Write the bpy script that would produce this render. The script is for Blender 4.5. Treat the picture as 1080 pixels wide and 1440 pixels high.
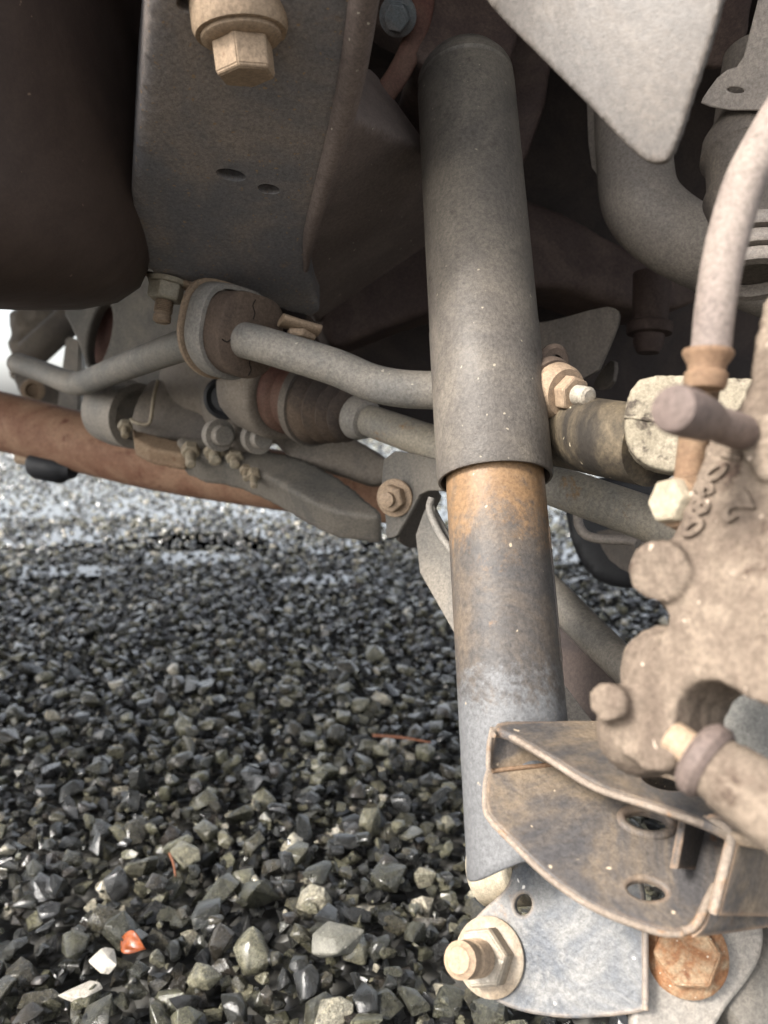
import bpy, bmesh, math, random
import numpy as np
from mathutils import Vector, Matrix, noise
R = math.radians
random.seed(7); rng = np.random.default_rng(7)
sc = bpy.context.scene
for o in list(bpy.data.objects): bpy.data.objects.remove(o)
COL = sc.collection

# ------------------------------------------------------------------ camera, sky, sun, exposure
CAM = Vector((0, 0, 0.50)); PITCH = math.atan(160 / 1040); FPX = 1040.0
cam = bpy.data.cameras.new('camera'); camo = bpy.data.objects.new('camera', cam); COL.objects.link(camo)
camo.location = CAM; camo.rotation_euler = (R(90) - PITCH, 0, 0)
cam.sensor_fit = 'VERTICAL'; cam.sensor_height = 36.0; cam.lens = 26.0
cam.clip_start = 0.01; cam.clip_end = 2000
cam.dof.use_dof = True; cam.dof.focus_distance = 0.45; cam.dof.aperture_fstop = 8.0
sc.camera = camo
FWD = Vector((0, math.cos(PITCH), -math.sin(PITCH))); RIGHT = Vector((1, 0, 0)); UP = RIGHT.cross(FWD)

SUN_EL, SUN_AZ = R(40), R(-125)       # azimuth clockwise from +Y: hazy sun to the left, a little behind the camera
world = bpy.data.worlds.new('World'); sc.world = world; world.use_nodes = True
wn = world.node_tree.nodes; wl = world.node_tree.links
sky = wn.new('ShaderNodeTexSky'); sky.sky_type = 'NISHITA'; sky.sun_disc = False
sky.sun_elevation = SUN_EL; sky.sun_rotation = SUN_AZ; sky.air_density = 1.0; sky.dust_density = 3.0; sky.ozone_density = 1.0
hs = wn.new('ShaderNodeHueSaturation'); hs.inputs['Saturation'].default_value = 0.30
wl.new(sky.outputs[0], hs.inputs['Color']); wl.new(hs.outputs[0], wn['Background'].inputs[0])
wn['Background'].inputs[1].default_value = 0.15
sun = bpy.data.lights.new('sun', 'SUN'); sun.energy = 2.3; sun.angle = R(12); sun.color = (1, 0.95, 0.88)
suno = bpy.data.objects.new('sun', sun); COL.objects.link(suno)
sd = Vector((math.sin(SUN_AZ) * math.cos(SUN_EL), math.cos(SUN_AZ) * math.cos(SUN_EL), math.sin(SUN_EL)))
suno.rotation_euler = sd.to_track_quat('Z', 'Y').to_euler(); suno.location = (0, -2, 4)
sc.view_settings.view_transform = 'Standard'; sc.view_settings.look = 'None'
sc.view_settings.exposure = 1.7; sc.view_settings.gamma = 1.0
sc.render.engine = 'CYCLES'
sc.cycles.max_bounces = 8; sc.cycles.diffuse_bounces = 5; sc.cycles.use_denoising = True

# ------------------------------------------------------------------ measuring helpers (photo pixel + depth in metres -> point)
def P(x, y, d): return CAM + RIGHT * ((x - 540) / FPX * d) + UP * ((720 - y) / FPX * d) + FWD * d
def px(n, d): return n / FPX * d
class Plane:
    def __init__(s, a, b, c):
        s.o = P(*a); u = P(*b) - s.o; v = P(*c) - s.o
        s.n = u.cross(v).normalized()
        if s.n.dot(s.o - CAM) > 0: s.n = -s.n         # towards the camera
        s.u = u.normalized(); s.v = s.n.cross(s.u)
    def at(s, x, y):
        r = P(x, y, 1.0) - CAM
        return CAM + r * ((s.o - CAM).dot(s.n) / r.dot(s.n))
    def uv(s, x, y):
        p = s.at(x, y) - s.o
        return p.dot(s.u), p.dot(s.v)
    def mat(s): 
        m = Matrix((s.u, s.v, s.n)).transposed().to_4x4(); m.translation = s.o; return m

# ------------------------------------------------------------------ materials
def N(nt, t, **k):
    n = nt.nodes.new(t)
    for a, b in k.items(): setattr(n, a, b)
    return n
def surf(name, base, dust=None, dust_amt=0.5, rust=None, rust_amt=0.0, rough=0.7, bump=0.4, scale=1.0, edge=None, metallic=0.0, speck=0.0, speck_col=(.5, .45, .36), spec=0.3, dust_scale=9.0, grain=0.34, zones=()):
    m = bpy.data.materials.new(name); m.use_nodes = True; nt = m.node_tree; L = nt.links.new
    b = nt.nodes['Principled BSDF']; b.inputs['Metallic'].default_value = metallic; b.inputs['Specular IOR Level'].default_value = spec
    tc = N(nt, 'ShaderNodeTexCoord').outputs['Object']
    def noi(sc_, det=6, rgh=.6, dist=0.0):
        n = N(nt, 'ShaderNodeTexNoise'); n.inputs['Scale'].default_value = sc_ * scale; n.inputs['Detail'].default_value = det
        n.inputs['Roughness'].default_value = rgh; n.inputs['Distortion'].default_value = dist; L(tc, n.inputs['Vector']); return n.outputs[0]
    def ramp(src, lo, hi):
        r = N(nt, 'ShaderNodeMapRange'); r.interpolation_type = 'SMOOTHSTEP'; r.inputs[1].default_value = lo; r.inputs[2].default_value = hi; L(src, r.inputs[0]); return r.outputs[0]
    def mix(f, a, c, mode='MIX'):
        x = N(nt, 'ShaderNodeMix'); x.data_type = 'RGBA'; x.blend_type = mode
        for sock, v in ((x.inputs[0], f), (x.inputs[6], a), (x.inputs[7], c)):
            if hasattr(v, 'is_linked'): L(v, sock)
            elif isinstance(v, (tuple, list)): sock.default_value = (*v, 1)
            else: sock.default_value = v
        return x.outputs[2]
    col = base
    if dust: 
        c0 = .62 - .24 * dust_amt
        col = mix(ramp(noi(dust_scale, 9, .68, .6), c0 - .13, c0 + .13), col, dust)
    for zdir, z0, z1, zc in zones:        # real paint and dirt bands along a part
        dp = N(nt, 'ShaderNodeVectorMath', operation='DOT_PRODUCT'); L(tc, dp.inputs[0]); dp.inputs[1].default_value = zdir
        z9 = N(nt, 'ShaderNodeMath', operation='MULTIPLY_ADD'); L(noi(210, 5, .8), z9.inputs[0]); z9.inputs[1].default_value = .085; L(dp.outputs['Value'], z9.inputs[2])
        zz = N(nt, 'ShaderNodeMath', operation='MULTIPLY_ADD'); L(noi(38, 9, .75, .6), zz.inputs[0]); zz.inputs[1].default_value = .115; L(z9.outputs[0], zz.inputs[2])
        col = mix(ramp(zz.outputs[0], z0 + .10, z1 + .10), col, zc)
    if rust and rust_amt > 0:
        c0 = .74 - .3 * rust_amt
        col = mix(ramp(noi(34, 8, .7, .3), c0 - .07, c0 + .07), col, rust)
    g = ramp(noi(430, 9, .86, .4), .34, .66); gm = N(nt, 'ShaderNodeMapRange'); gm.inputs[3].default_value = 1 - grain; gm.inputs[4].default_value = 1 + grain; L(g, gm.inputs[0])
    cc = N(nt, 'ShaderNodeCombineColor'); [L(gm.outputs[0], cc.inputs[i]) for i in range(3)]
    col = mix(1.0, col if hasattr(col, 'is_linked') else col, cc.outputs[0], 'MULTIPLY')
    if speck > 0:
        nv_ = N(nt, 'ShaderNodeTexNoise'); nv_.inputs['Scale'].default_value = 190; nv_.inputs['Detail'].default_value = 3; L(tc, nv_.inputs['Vector'])
        wv = N(nt, 'ShaderNodeVectorMath', operation='MULTIPLY_ADD'); L(nv_.outputs[1], wv.inputs[0]); wv.inputs[1].default_value = (.006, .006, .006); L(tc, wv.inputs[2])
        v = N(nt, 'ShaderNodeTexVoronoi'); v.inputs['Scale'].default_value = 400 * scale; L(wv.outputs[0], v.inputs['Vector'])
        keep = N(nt, 'ShaderNodeSeparateColor'); L(v.outputs['Color'], keep.inputs[0])
        k = N(nt, 'ShaderNodeMath', operation='LESS_THAN'); L(keep.outputs[0], k.inputs[0]); k.inputs[1].default_value = speck
        rd = N(nt, 'ShaderNodeMath', operation='MULTIPLY_ADD'); L(keep.outputs[1], rd.inputs[0]); rd.inputs[1].default_value = -.45; L(v.outputs['Distance'], rd.inputs[2])
        near = ramp(rd.outputs[0], .02, -.16); mm = N(nt, 'ShaderNodeMath', operation='MULTIPLY'); L(near, mm.inputs[0]); L(k.outputs[0], mm.inputs[1])
        col = mix(mm.outputs[0], col, speck_col)
    if edge:
        bv = N(nt, 'ShaderNodeBevel'); bv.samples = 4; bv.inputs[0].default_value = .0032
        ge = N(nt, 'ShaderNodeNewGeometry'); dt = N(nt, 'ShaderNodeVectorMath', operation='DOT_PRODUCT'); L(bv.outputs[0], dt.inputs[0]); L(ge.outputs['Normal'], dt.inputs[1])
        e = ramp(dt.outputs['Value'], .985, .88); en = N(nt, 'ShaderNodeMath', operation='MULTIPLY'); L(e, en.inputs[0]); L(ramp(noi(45, 6, .7), .32, .58), en.inputs[1])
        col = mix(en.outputs[0], col, edge)
    L(col, b.inputs['Base Color'])
    rr = N(nt, 'ShaderNodeMapRange'); rr.inputs[3].default_value = max(.05, rough - .14); rr.inputs[4].default_value = min(1, rough + .14); L(noi(30, 5), rr.inputs[0]); L(rr.outputs[0], b.inputs['Roughness'])
    if bump:
        a = N(nt, 'ShaderNodeMath', operation='MULTIPLY_ADD'); L(noi(420, 4, .7), a.inputs[0]); a.inputs[1].default_value = .35; L(noi(70, 6, .65), a.inputs[2])
        bp = N(nt, 'ShaderNodeBump'); bp.inputs['Strength'].default_value = bump; bp.inputs['Distance'].default_value = .0012 / max(scale, .3); L(a.outputs[0], bp.inputs['Height']); L(bp.outputs[0], b.inputs['Normal'])
    return m
TAN = (.30, .225, .155); RUSTC = (.20, .078, .030); ORANGE = (.36, .15, .05)
M = {}
M['frame'] = surf('grey_paint_dusty', (.155, .148, .150), (.25, .21, .18), .36, (.30, .20, .12), .16, .5, .6, speck=0.22, speck_col=(.30, .21, .13))
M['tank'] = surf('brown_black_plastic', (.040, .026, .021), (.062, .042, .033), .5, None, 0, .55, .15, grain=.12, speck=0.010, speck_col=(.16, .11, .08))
M['sleeve'] = surf('shock_sleeve_paint', (.088, .077, .067), (.145, .125, .102), .45, (.05, .04, .034), .24, .5, .7, speck=0.03, speck_col=(.30, .26, .20))
M['bluegrey'] = surf('blue_grey_worn_steel', (.062, .068, .078), (.155, .150, .142), .45, (.20, .12, .065), .16, .45, .8, edge=(.36, .27, .19), speck=0.028, speck_col=(.55, .52, .48), dust_scale=30)
M['channel'] = surf('dusty_channel_steel', (.066, .062, .062), (.20, .152, .105), .40, RUSTC, .14, .6, .8, edge=(.30, .20, .13), speck=0.028, speck_col=(.45, .36, .26), dust_scale=16)
M['caliper'] = surf('weathered_cast_iron', (.105, .080, .062), (.19, .15, .115), .5, (.045, .029, .022), .40, .85, .9, speck=0.070, speck_col=(.42, .34, .27), dust_scale=22, spec=.12)
M['calflat'] = surf('weathered_cast_iron_smooth', (.15, .125, .10), (.215, .18, .145), .5, None, 0, .75, .4)
M['flap'] = surf('grey_dusty_sheet', (.080, .070, .062), (.125, .104, .086), .45, (.055, .042, .033), .2, .42, .3, speck=0.017, speck_col=(.5, .42, .33))
M['bar'] = surf('grey_bar_paint', (.165, .155, .14), (.27, .24, .20), .5, None, 0, .6, .5, speck=0.021)
M['rubber'] = surf('dry_brown_rubber', (.085, .060, .045), (.14, .10, .072), .4, None, 0, .85, .7)
M['darkrubber'] = surf('black_rubber', (.018, .018, .02), None, rough=.5, bump=.3)
M['boot'] = surf('cv_boot_rubber', (.055, .042, .035), (.12, .085, .06), .4, None, 0, .8, .4)
M['redbrown'] = surf('red_brown_metal', (.095, .042, .032), (.12, .07, .05), .4, None, 0, .7, .3)
M['shaft'] = surf('shaft_paint', (.20, .185, .16), (.30, .26, .20), .45, (.27, .15, .06), .34, .6, .5)
M['exhaust'] = surf('rusty_exhaust', (.20, .10, .062), (.30, .18, .115), .5, (.12, .045, .028), .35, .75, .6, dust_scale=14)
M['cast'] = surf('tan_cast_metal', (.14, .12, .10), (.21, .175, .14), .45, None, 0, .7, .5)
M['castdark'] = surf('dark_cast_metal', (.085, .072, .062), (.15, .125, .10), .4, None, 0, .7, .4)
M['cream'] = surf('cream_cast_aluminium', (.21, .18, .13), (.30, .26, .195), .5, (.045, .034, .026), .52, .75, 1.1, scale=1.6)
M['creamplain'] = surf('cream_zinc', (.32, .28, .21), (.24, .19, .13), .35, None, 0, .5, .3)
M['rustbolt'] = surf('rusty_bolt', (.21, .095, .042), (.29, .22, .14), .42, (.13, .05, .022), .45, .8, 1.6, scale=1.9, dust_scale=40, speck=0.070)
M['orangerust'] = surf('orange_rust', (.165, .10, .060), (.22, .155, .10), .4, (.12, .058, .03), .38, .8, .6)
M['zinc'] = surf('pale_zinc_bolt', (.32, .29, .24), (.25, .19, .13), .35, (.36, .22, .11), .12, .45, .35, speck=0.014)
M['tanbolt'] = surf('tan_dusty_bolt', (.25, .18, .122), (.33, .24, .16), .5, (.22, .13, .08), .2, .7, .5)
M['bluebolt'] = surf('blue_zinc_bolt', (.10, .12, .13), (.16, .12, .10), .3, None, 0, .45, .2)
M['arm'] = surf('dusty_arm_paint', (.026, .022, .018), (.19, .148, .095), .36, None, 0, .6, .5, dust_scale=11, speck=0.070, speck_col=(.42, .36, .26))
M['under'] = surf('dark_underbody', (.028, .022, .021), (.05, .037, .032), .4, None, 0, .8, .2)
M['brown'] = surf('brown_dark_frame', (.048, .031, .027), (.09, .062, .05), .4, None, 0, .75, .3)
M['brownflank'] = surf('brown_grey_flank', (.135, .105, .092), (.19, .15, .13), .45, None, 0, .6, .3, speck=0.017)
M['pipe'] = surf('grey_tan_pipe', (.19, .165, .145), (.26, .225, .19), .5, None, 0, .6, .3)
M['pale'] = surf('pale_grey_steel', (.20, .185, .165), (.28, .245, .205), .5, None, 0, .6, .4)
M['hose'] = surf('dusty_rubber_hose', (.15, .12, .105), (.24, .20, .17), .5, (.24, .15, .12), .24, .75, .6)
M['disc'] = surf('gritty_grey_plate', (.20, .195, .18), (.36, .34, .30), .5, None, 0, .8, 1.2, scale=1.8, speck=0.105, speck_col=(.48, .45, .40))
M['linkgrey'] = surf('dark_link_grey', (.095, .088, .078), (.16, .14, .115), .45, None, 0, .65, .4)  # one even dark grey for links, arms and mounts
M['darkline'] = surf('dark_crack', (.02, .014, .011), None, rough=.9, bump=0)
M['mauve'] = surf('mauve_brown_rubber', (.105, .078, .068), (.155, .118, .10), .5, None, 0, .7, .4)
def stone_mat(name, isl):
    m = bpy.data.materials.new(name); m.use_nodes = True; nt = m.node_tree; L = nt.links.new; b = nt.nodes['Principled BSDF']
    rnd = N(nt, 'ShaderNodeNewGeometry').outputs['Random Per Island'] if isl else N(nt, 'ShaderNodeObjectInfo').outputs['Random']
    cr = N(nt, 'ShaderNodeValToRGB'); L(rnd, cr.inputs[0]); e = cr.color_ramp
    e.elements[0].position = 0; e.elements[0].color = (.005, .005, .005, 1); e.elements[1].position = 1; e.elements[1].color = (.20, .18, .14, 1)
    for p_, c in ((.35, (.006, .006, .004)), (.52, (.026, .025, .016)), (.64, (.010, .007, .005)), (.82, (.048, .046, .029)), (.95, (.080, .074, .050))):
        x = e.elements.new(p_); x.color = (*c, 1)
    tc = N(nt, 'ShaderNodeTexCoord').outputs['Object']
    gp = N(nt, 'ShaderNodeNewGeometry').outputs['Position']
    n1 = N(nt, 'ShaderNodeTexNoise'); n1.inputs['Scale'].default_value = 160; n1.inputs['Detail'].default_value = 7; n1.inputs['Roughness'].default_value = .72; L(gp, n1.inputs[0])
    mr = N(nt, 'ShaderNodeMapRange'); mr.inputs[1].default_value = .3; mr.inputs[2].default_value = .72; mr.inputs[3].default_value = .35; mr.inputs[4].default_value = 2.3; L(n1.outputs[0], mr.inputs[0])
    cc = N(nt, 'ShaderNodeCombineColor'); [L(mr.outputs[0], cc.inputs[i]) for i in range(3)]
    n5 = N(nt, 'ShaderNodeTexNoise'); n5.inputs['Scale'].default_value = 620; n5.inputs['Detail'].default_value = 5; n5.inputs['Roughness'].default_value = .8; n5.inputs['Distortion'].default_value = 1.2; L(gp, n5.inputs[0])
    mr5 = N(nt, 'ShaderNodeMapRange'); mr5.inputs[1].default_value = .36; mr5.inputs[2].default_value = .66; mr5.inputs[3].default_value = .35; mr5.inputs[4].default_value = 2.6; L(n5.outputs[0], mr5.inputs[0])
    m5 = N(nt, 'ShaderNodeMath', operation='MULTIPLY'); L(mr.outputs[0], m5.inputs[0]); L(mr5.outputs[0], m5.inputs[1]); [L(m5.outputs[0], cc.inputs[i]) for i in range(3)]
    mx = N(nt, 'ShaderNodeMix'); mx.data_type = 'RGBA'; mx.blend_type = 'MULTIPLY'; mx.inputs[0].default_value = 1; L(cr.outputs[0], mx.inputs[6]); L(cc.outputs[0], mx.inputs[7]); L(mx.outputs[2], b.inputs['Base Color'])
    wet = N(nt, 'ShaderNodeMath', operation='FRACT'); w7 = N(nt, 'ShaderNodeMath', operation='MULTIPLY'); L(rnd, w7.inputs[0]); w7.inputs[1].default_value = 37.7; L(w7.outputs[0], wet.inputs[0])
    n2 = N(nt, 'ShaderNodeTexNoise'); n2.inputs['Scale'].default_value = 55; n2.inputs['Detail'].default_value = 4; L(gp, n2.inputs[0])
    wa = N(nt, 'ShaderNodeMath', operation='MULTIPLY_ADD'); L(wet.outputs[0], wa.inputs[0]); wa.inputs[1].default_value = .34; L(n2.outputs[0], wa.inputs[2])
    mr2 = N(nt, 'ShaderNodeMapRange'); mr2.inputs[1].default_value = .55; mr2.inputs[2].default_value = .85; mr2.inputs[3].default_value = .10; mr2.inputs[4].default_value = .34; L(wa.outputs[0], mr2.inputs[0]); L(mr2.outputs[0], b.inputs['Roughness'])
    mr3 = N(nt, 'ShaderNodeMapRange'); mr3.inputs[1].default_value = .55; mr3.inputs[2].default_value = .85; mr3.inputs[3].default_value = 1; mr3.inputs[4].default_value = .7; L(wa.outputs[0], mr3.inputs[0]); L(mr3.outputs[0], b.inputs['Coat Weight'])
    b.inputs['Specular IOR Level'].default_value = .35; b.inputs['Coat Roughness'].default_value = .035; b.inputs['Coat IOR'].default_value = 1.42
    n3 = N(nt, 'ShaderNodeTexNoise'); n3.inputs['Scale'].default_value = 330; n3.inputs['Detail'].default_value = 7; n3.inputs['Roughness'].default_value = .78; L(gp, n3.inputs[0])
    n4 = N(nt, 'ShaderNodeTexVoronoi'); n4.inputs['Scale'].default_value = 210; L(gp, n4.inputs[0])
    h_ = N(nt, 'ShaderNodeMath', operation='MULTIPLY_ADD'); L(n4.outputs['Distance'], h_.inputs[0]); h_.inputs[1].default_value = .45; L(n3.outputs[0], h_.inputs[2])
    bp = N(nt, 'ShaderNodeBump'); bp.inputs['Strength'].default_value = 1.0; bp.inputs['Distance'].default_value = .0024; L(h_.outputs[0], bp.inputs['Height']); L(bp.outputs[0], b.inputs['Normal'])
    bc_ = N(nt, 'ShaderNodeBump'); bc_.inputs['Strength'].default_value = .8; bc_.inputs['Distance'].default_value = .00035; L(h_.outputs[0], bc_.inputs['Height']); L(bc_.outputs[0], b.inputs['Coat Normal'])
    return m
M['stone'] = stone_mat('wet_crushed_stone', False); M['gravel'] = stone_mat('wet_crushed_gravel', True)

# ------------------------------------------------------------------ object helpers
class Thing:
    def __init__(s, name, label, cat, base, group=None):
        s.base = Vector(base); s.o = bpy.data.objects.new(name, None); s.o.empty_display_size = .02; COL.objects.link(s.o); s.o.location = s.base
        s.o['label'] = label; s.o['category'] = cat
        if group: s.o['group'] = group
def link(name, me, mat, parent, smooth=True, sub=None):
    """world-space mesh -> part of a Thing (or of a part of it)"""
    if smooth is not None: me.polygons.foreach_set('use_smooth', [bool(smooth)] * len(me.polygons))
    me.materials.clear(); me.materials.append(M[mat] if isinstance(mat, str) else mat)
    o = bpy.data.objects.new(name, me); COL.objects.link(o)
    if parent is not None:
        me.transform(Matrix.Translation(-parent.base)); o.parent = sub if sub else parent.o
    return o
def bm_mesh(bm, name='m'):
    bmesh.ops.recalc_face_normals(bm, faces=bm.faces); me = bpy.data.meshes.new(name); bm.to_mesh(me); bm.free(); return me
def sharp(me, ang=35):
    me.polygons.foreach_set('use_smooth', [True] * len(me.polygons)); me.set_sharp_from_angle(angle=R(ang)); return me
def catmull(pts, n=8):
    pts = [Vector(p) for p in pts]
    if len(pts) < 3: return [pts[0].lerp(pts[1], i / n) for i in range(n + 1)]
    q = [2 * pts[0] - pts[1]] + pts + [2 * pts[-1] - pts[-2]]; out = []
    for i in range(1, len(q) - 2):
        for k in range(n):
            t = k / n; a, b, c, d = q[i - 1:i + 3]
            out.append(.5 * ((2 * b) + (c - a) * t + (2 * a - 5 * b + 4 * c - d) * t * t + (3 * b - a - 3 * c + d) * t ** 3))
    out.append(pts[-1]); return out
def add_rings(bm, rings, cap=True):
    vs = [[bm.verts.new(p) for p in r] for r in rings]; n = len(vs[0])
    for a, b in zip(vs, vs[1:]):
        for i in range(n): bm.faces.new((a[i], a[(i + 1) % n], b[(i + 1) % n], b[i]))
    if cap:
        for r in (vs[0], vs[-1]):
            try: bm.faces.new(r)
            except ValueError: pass
def add_tube(bm, pts, rad, seg=20, n=8, flat=1.0, flatdir=None):
    path = catmull(pts, n); m = len(path)
    if not isinstance(rad, (list, tuple)): rad = [rad] * len(pts)
    rr = [np.interp(i / (m - 1) * (len(rad) - 1), range(len(rad)), rad) for i in range(m)]
    t = (path[1] - path[0]).normalized(); u = t.orthogonal().normalized()
    if flatdir is not None: u = (Vector(flatdir) - t * t.dot(Vector(flatdir))).normalized()
    rings = []
    for i, p in enumerate(path):
        t = (path[min(i + 1, m - 1)] - path[max(i - 1, 0)]).normalized(); u = (u - t * u.dot(t)).normalized(); v = t.cross(u)
        rings.append([p + (u * math.cos(a) * flat + v * math.sin(a)) * rr[i] for a in [2 * math.pi * k / seg for k in range(seg)]])
    add_rings(bm, rings)
def tube(name, pts, rad, mat, parent, sub=None, **k):
    bm = bmesh.new(); add_tube(bm, pts, rad, **k); return link(name, sharp(bm_mesh(bm), 50), mat, parent, None, sub)
def frame(p, ax):
    ax = Vector(ax).normalized(); u = ax.orthogonal().normalized(); return Vector(p), ax, u, ax.cross(u)
def add_lathe(bm, p, ax, prof, seg=32, closed=False, wob=0):
    p, ax, u, v = frame(p, ax)
    rings = [[p + ax * s + (u * math.cos(a) + v * math.sin(a)) * max(r, 1e-5) for a in [2 * math.pi * k / seg for k in range(seg)]] for s, r in prof]
    if closed: rings.append(rings[0])
    add_rings(bm, rings, not closed)
    if closed: bmesh.ops.remove_doubles(bm, verts=bm.verts, dist=1e-6)
def lathe(name, p, ax, prof, mat, parent, sub=None, seg=36, closed=False, ang=38):
    bm = bmesh.new(); add_lathe(bm, p, ax, prof, seg, closed); return link(name, sharp(bm_mesh(bm), ang), mat, parent, None, sub)
def add_hex(bm, p, ax, r, h, rot=0.0, ch=.12):
    p, ax, u, v = frame(p, ax)
    def ring(s, k): return [p + ax * s + (u * math.cos(a) + v * math.sin(a)) * r * k for a in [rot + math.pi / 3 * i for i in range(6)]]
    add_rings(bm, [ring(0, 1), ring(h * (1 - ch), 1), ring(h, .90)])
def hexa(name, p, ax, r, h, mat, parent, sub=None, rot=0.0, ch=.12, bev=.04):
    bm = bmesh.new(); add_hex(bm, p, ax, r, h, rot, ch)
    bmesh.ops.bevel(bm, geom=list(bm.edges), offset=r * bev, segments=2, affect='EDGES'); return link(name, sharp(bm_mesh(bm), 30), mat, parent, None, sub)
def bolt(parent, p, ax, hr, hh, mat, wr=None, wh=.003, sr=None, sl=0, smat=None, rot=0.0, name='bolt', thread=True, wmat=None, ch=.12, dish=0):
    """hex head or nut as a part; washer and threaded stud as its sub-parts"""
    ax = Vector(ax).normalized(); p = Vector(p)
    o = hexa(name, p + ax * (wh if wr else 0), ax, hr, hh, mat, parent, rot=rot, ch=ch)
    if wr: lathe('washer', p, ax, [(0, 0), (0, wr * .985), (wh * .25, wr), (wh * .8, wr), (wh, wr * .96), (wh + dish, hr * .95), (wh + dish, 0)], wmat or mat, parent, o, 40)
    if sr:
        z0 = (wh if wr else 0) + hh; prof = [(z0 - .002, sr * .95)]
        if thread:
            n = max(3, int(sl * .55 / .0014))
            for i in range(n): prof += [(z0 + i * .0014, sr * .9), (z0 + i * .0014 + .0007, sr * 1.02)]
            prof += [(z0 + sl * .58, sr * .86), (z0 + sl * .64, sr * .84), (z0 + sl * .66, sr * .97)]
        prof += [(z0 + sl * .92, sr * .97), (z0 + sl * .97, sr * .72), (z0 + sl, sr * .66), (z0 + sl, 0)]
        lathe('stud', p, ax, prof, smat or mat, parent, o, 28, ang=30)
    return o
def chaikin(pts, it):
    for _ in range(it):
        q = []
        for i in range(len(pts)):
            a, b = pts[i], pts[(i + 1) % len(pts)]
            q += [(a[0] * .75 + b[0] * .25, a[1] * .75 + b[1] * .25), (a[0] * .25 + b[0] * .75, a[1] * .25 + b[1] * .75)]
        pts = q
    return pts
def ell(cx, cy, rx, ry, rot=0, n=24):
    c, s = math.cos(R(rot)), math.sin(R(rot))
    return [(cx + rx * math.cos(a) * c - ry * math.sin(a) * s, cy + rx * math.cos(a) * s + ry * math.sin(a) * c) for a in [2 * math.pi * k / n for k in range(n)]]
def plate_mesh(pl, outline, th, holes=(), it=2, bev=.0008):
    cu = bpy.data.curves.new('c', 'CURVE'); cu.dimensions = '2D'; cu.fill_mode = 'BOTH'
    cu.bevel_depth = bev; cu.bevel_resolution = 2; cu.offset = -bev; cu.extrude = max(th / 2 - bev, 1e-4)
    for k, lp in enumerate([chaikin(outline, it)] + [list(h) for h in holes]):
        s = cu.splines.new('POLY'); s.points.add(len(lp) - 1); s.use_cyclic_u = True
        for q, pt in zip(s.points, lp): q.co = (*pl.uv(*pt), 0, 1)
    ob = bpy.data.objects.new('t', cu); COL.objects.link(ob); bpy.context.view_layer.update()
    me = bpy.data.meshes.new_from_object(ob.evaluated_get(bpy.context.evaluated_depsgraph_get()))
    bpy.data.objects.remove(ob); bpy.data.curves.remove(cu)
    me.transform(Matrix.Translation((0, 0, -th / 2))); me.transform(pl.mat()); return sharp(me, 32)
def plate(name, pl, outline, th, mat, parent, holes=(), it=2, bev=.0008, sub=None):
    return link(name, plate_mesh(pl, outline, th, holes, it, bev), mat, parent, None, sub)
def add_prism(bm, pl, outline, back, it=1, front=0.0):
    lp = chaikin(outline, it); f = [pl.at(*q) + pl.n * front for q in lp]; add_rings(bm, [f, [p - pl.n * back for p in f]])
def add_ball(bm, c, r, s=(1, 1, 1)):
    bmesh.ops.create_uvsphere(bm, u_segments=20, v_segments=12, radius=1, matrix=Matrix.Translation(c) @ Matrix.Diagonal((r * s[0], r * s[1], r * s[2], 1)))
def cast(name, bm, mat, parent, voxel=.003, smooth=6, cutters=(), sub=None, disp=0.0, dscale=60, warp=None):
    """closed shapes in bm fused into one rounded casting"""
    me = bm_mesh(bm); ob = bpy.data.objects.new('t', me); COL.objects.link(ob); tmp = [ob]
    r = ob.modifiers.new('r', 'REMESH'); r.mode = 'VOXEL'; r.voxel_size = voxel
    s = ob.modifiers.new('s', 'SMOOTH'); s.factor = .5; s.iterations = smooth
    for c in cutters:
        cm = bm_mesh(c); co = bpy.data.objects.new('t', cm); COL.objects.link(co); tmp.append(co)
        b = ob.modifiers.new('b', 'BOOLEAN'); b.operation = 'DIFFERENCE'; b.object = co; b.solver = 'EXACT'
    bpy.context.view_layer.update()
    me2 = bpy.data.meshes.new_from_object(ob.evaluated_get(bpy.context.evaluated_depsgraph_get()))
    for t in tmp: bpy.data.objects.remove(t)
    if warp:
        for v in me2.vertices: v.co = warp(v.co.copy())
    if disp:
        nr = [Vector(v.normal) for v in me2.vertices]
        for v, n_ in zip(me2.vertices, nr): v.co = v.co + n_ * (noise.fractal(Vector(v.co) * dscale, 1.0, 2.0, 4) * disp)
    return link(name, sharp(me2, 60 if cutters else 80), mat, parent, None, sub)
def sheet(name, A, B, mat, parent, n=16, bulge=None, th=.003, sub=None, it=8):
    a, b = catmull(A, it), catmull(B, it); bm = bmesh.new(); rows = []
    for i, (p, q) in enumerate(zip(a, b)):
        row = []
        for k in range(n + 1):
            w = p.lerp(q, k / n)
            if bulge: w = w + bulge(i / (len(a) - 1), k / n)
            row.append(bm.verts.new(w))
        rows.append(row)
    for r0, r1 in zip(rows, rows[1:]):
        for k in range(n): bm.faces.new((r0[k], r0[k + 1], r1[k + 1], r1[k]))
    bmesh.ops.remove_doubles(bm, verts=bm.verts, dist=1e-5)
    o = link(name, bm_mesh(bm), mat, parent, True, sub)
    s = o.modifiers.new('thickness', 'SOLIDIFY'); s.thickness = th; s.offset = 0; s.use_rim = True
    bv = o.modifiers.new('edge', 'BEVEL'); bv.width = th * .3; bv.segments = 2; bv.limit_method = 'ANGLE'; bv.angle_limit = R(50)
    return o

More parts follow.
